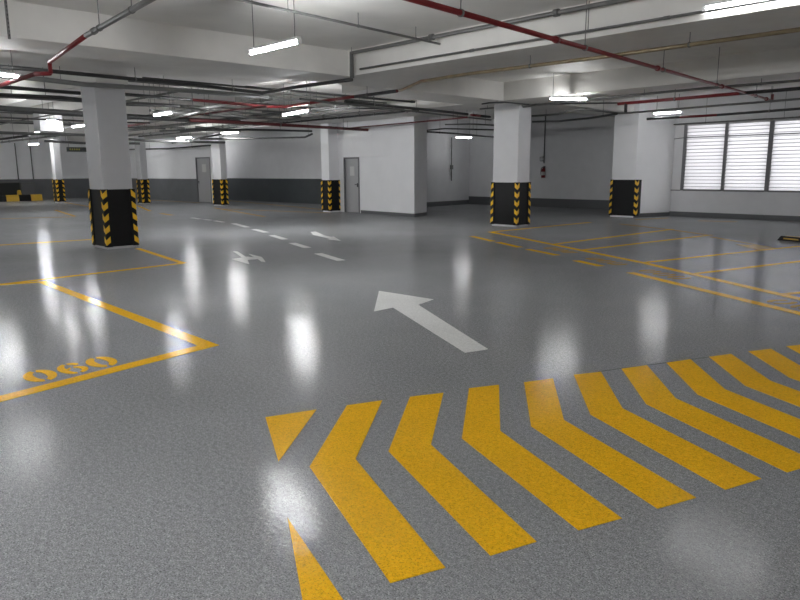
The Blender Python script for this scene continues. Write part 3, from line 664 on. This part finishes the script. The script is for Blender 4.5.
# conduit above the extinguisher, on the alcove back wall
pe = at(543.6, 166, y=YA-.05)
t = thing('wall_conduit', 'dark vertical conduit above the red fire extinguisher', 'conduit', (pe.x, YA, 1.9))
b = NB(); tube(b, [(pe.x, YA-.03, 1.82), (pe.x, YA-.03, SLAB)], .022, 8); obj('conduit_run', b, M_DARK, t, smooth=True)
b = NB(); tube(b, [(pe.x, YA-.03, 2.08), (pe.x-.2, YA-.03, 2.08), (pe.x-.2, YA-.03, 1.92), (pe.x-.03, YA-.03, 1.92)], .014, 8); obj('conduit_loop', b, M_DARK, t, smooth=True)
# extinguisher
ex = at(543.2, 172, y=YA-.1)
t = thing('fire_extinguisher', 'red fire extinguisher hung on the grey wall right of the lone column', 'fire extinguisher', (ex.x, YA-.1, 1.22))
def lathe(bm, cx, c_y, prof, seg=16):
    rings = [[bm.verts.new((cx+r*math.cos(2*math.pi*k/seg), c_y+r*math.sin(2*math.pi*k/seg), z)) for k in range(seg)] for r, z in prof]
    for a, c in zip(rings, rings[1:]):
        for k in range(seg): bm.faces.new((a[k], a[(k+1) % seg], c[(k+1) % seg], c[k]))
    bm.faces.new(rings[0][::-1]); bm.faces.new(rings[-1])
b = NB(); lathe(b, ex.x, YA-.1, [(.07,1.22),(.085,1.24),(.085,1.54),(.07,1.59),(.03,1.62),(.025,1.64)]); obj('cylinder_body', b, M_RED, t, smooth=True)
b = NB(); lathe(b, ex.x, YA-.1, [(.0865,1.33),(.0865,1.47)]); obj('paper_label', b, M_PAPER, t)
b = NB(); bx(b, ex.x-.02, ex.x+.02, YA-.13, YA-.07, 1.64, 1.68); bx(b, ex.x-.015, ex.x+.1, YA-.115, YA-.085, 1.69, 1.705); bx(b, ex.x-.015, ex.x+.09, YA-.115, YA-.085, 1.655, 1.67); obj('valve_handle', b, M_CHROME, t)
b = NB(); tube(b, [(ex.x-.02, YA-.1, 1.66), (ex.x-.1, YA-.1, 1.62), (ex.x-.12, YA-.1, 1.5), (ex.x-.11, YA-.1, 1.34)], .013, 8); obj('hose', b, M_RUB, t, smooth=True)
b = NB(); bx(b, ex.x-.03, ex.x+.03, YA-.02, YA, 1.5, 1.7); obj('wall_bracket', b, M_CHROME, t)

# hanging direction sign beyond the near column
xs_ = -34.0
a, c = at(66.5, 147, x=xs_), at(78.7, 151.8, x=xs_)
sz0, sz1 = min(a.z, c.z), max(a.z, c.z)
t = thing('hanging_sign', 'small dark hanging sign with faint yellow marks left of the big near column', 'sign', (xs_, (a.y+c.y)/2, sz0))
b = NB(); bx(b, xs_-.03, xs_+.03, a.y, c.y+.75, sz0, sz1); obj('sign_board', b, M_SIGN, t)
b = NB(); hh = sz1-sz0
for k in range(5): bx(b, xs_+.029, xs_+.036, a.y+.12+k*.1, a.y+.17+k*.1, sz0+hh*.38, sz0+hh*.68)
obj('sign_marks', b, M_SIGNT, t)
b = NB()
for yq in (a.y+.1, c.y+.6): tube(b, [(xs_, yq, sz1), (xs_, yq, SOFF)], .01, 6)
obj('hanger_rods', b, M_STEEL, t)

# conduits down the far left wall
for u, lab in ((17, 'thin vertical conduit on the far left wall, left one of two'), (32, 'thin vertical conduit on the far left wall, right one of two')):
    q = at(u, 165, x=XL+.03); b = NB(); tube(b, [(XL+.03, q.y, 1.2), (XL+.03, q.y, 3.3)], .03, 8)
    tag(obj('wall_conduit', b, M_STEEL, smooth=True), lab, 'conduit', 'far left wall conduits')
# dark boxes and black-yellow barrier at the far left
a, c = at(-6, 197, x=XL+.35), at(20, 182, x=XL+.35)  # dark box added in place of a black opening in the wall
t = thing('dark_opening_box', 'dark low box standing in for a black opening, far left behind the striped barrier', 'cabinet', (XL+.3, (a.y+c.y)/2, 0))
b = NB(); bx(b, XL+.02, XL+.6, a.y-1.2, c.y-.1, .0, 1.0); obj('cabinet_body', b, M_VOID, t, bevel=.02)
b = NB(); bx(b, XL+.02, XL+.64, a.y-1.2, c.y-.08, 1.0, 1.06); obj('opening_box_top', b, M_GREY, t)
a, c = at(20.5, 196, x=XL+.3), at(34, 183, x=XL+.3)
t = thing('electrical_cabinet', 'grey low cabinet on the far left wall, right of the dark one', 'cabinet', (XL+.3, (a.y+c.y)/2, 0))
b = NB(); bx(b, XL+.02, XL+.5, a.y, c.y, 0, 1.0); obj('cabinet_body', b, M_GREY, t, bevel=.02)
b = NB(); bx(b, XL+.5, XL+.51, a.y+.05, (a.y+c.y)/2-.01, .06, .94); bx(b, XL+.5, XL+.51, (a.y+c.y)/2+.01, c.y-.05, .06, .94); obj('cabinet_doors', b, M_DFRM, t)
xb = -43.0
ys = [at(u, 201, x=xb).y for u in (-30, -18, -6, 6, 18.8, 30.8, 42)]
t = thing('striped_barrier', 'black and yellow striped kerb barrier at the far left', 'barrier', (xb, ys[3], 0))
for k in range(len(ys)-1):
    b = NB(); prof = [(-.16, 0), (.16, 0), (.13, .3), (.06, .36), (-.06, .36), (-.13, .3)]
    lo = [b.verts.new((xb+px, ys[k]+.005, pz)) for px, pz in prof]; hi = [b.verts.new((xb+px, ys[k+1]-.005, pz)) for px, pz in prof]
    b.faces.new(lo); b.faces.new(hi[::-1])
    for q in range(6): b.faces.new((lo[q], lo[(q+1) % 6], hi[(q+1) % 6], hi[q]))
    obj('barrier_block', b, M_YBLK if k % 2 == 1 else M_RUB, t)
yk = at(20.5, 195, x=xb-.6).y
b = NB(); lathe(b, xb-.8, yk, [(.22,0),(.22,.06),(.14,.1),(.1,.55),(.05,.6)]); tag(obj('yellow_bollard', b, M_YBLK, smooth=True), 'small yellow stub bollard just behind the striped barrier', 'bollard')

# wheel stop
a, c = at(779.5, 240, z=0), at(803, 242, z=0)
wx0, wy0 = a.x, a.y
t = thing('wheel_stop', 'black rubber wheel stop with a yellow stripe at the right edge', 'wheel stop', (wx0+.3, wy0, 0))
ln = .62
b = NB(); prof = [(-.08, 0), (.08, 0), (.05, .1), (-.05, .1)]
dirw = Vector((1, -.35)).normalized(); nw = Vector((-dirw.y, dirw.x))
def wsp(s, px, pz): return (wx0+dirw.x*s+nw.x*px, wy0+dirw.y*s+nw.y*px, pz)
lo = [b.verts.new(wsp(0, px, pz)) for px, pz in prof[:2]] + [b.verts.new(wsp(.06, px, pz)) for px, pz in prof[2:]]
hi = [b.verts.new(wsp(ln, px, pz)) for px, pz in prof[:2]] + [b.verts.new(wsp(ln-.06, px, pz)) for px, pz in prof[2:]]
b.faces.new(lo); b.faces.new(hi[::-1])
for q in range(4): b.faces.new((lo[q], lo[(q+1) % 4], hi[(q+1) % 4], hi[q]))
obj('stop_body', b, M_RUB, t)
b = NB(); prism(b, [Vector(wsp(s, px, 0)[:2]) for s, px in ((.14,-.02),(ln-.14,-.02),(ln-.14,.02),(.14,.02))], .098, .104)
obj('stop_stripe', b, M_YBLK, t)
b = NB()
vs = [b.verts.new(wsp(s, px, pz)) for s, px, pz in ((.13,-.0702,.036),(ln-.13,-.0702,.036),(ln-.14,-.0625,.062),(.14,-.0625,.062))]
b.faces.new(vs); obj('side_stripe', b, M_YBLK, t)
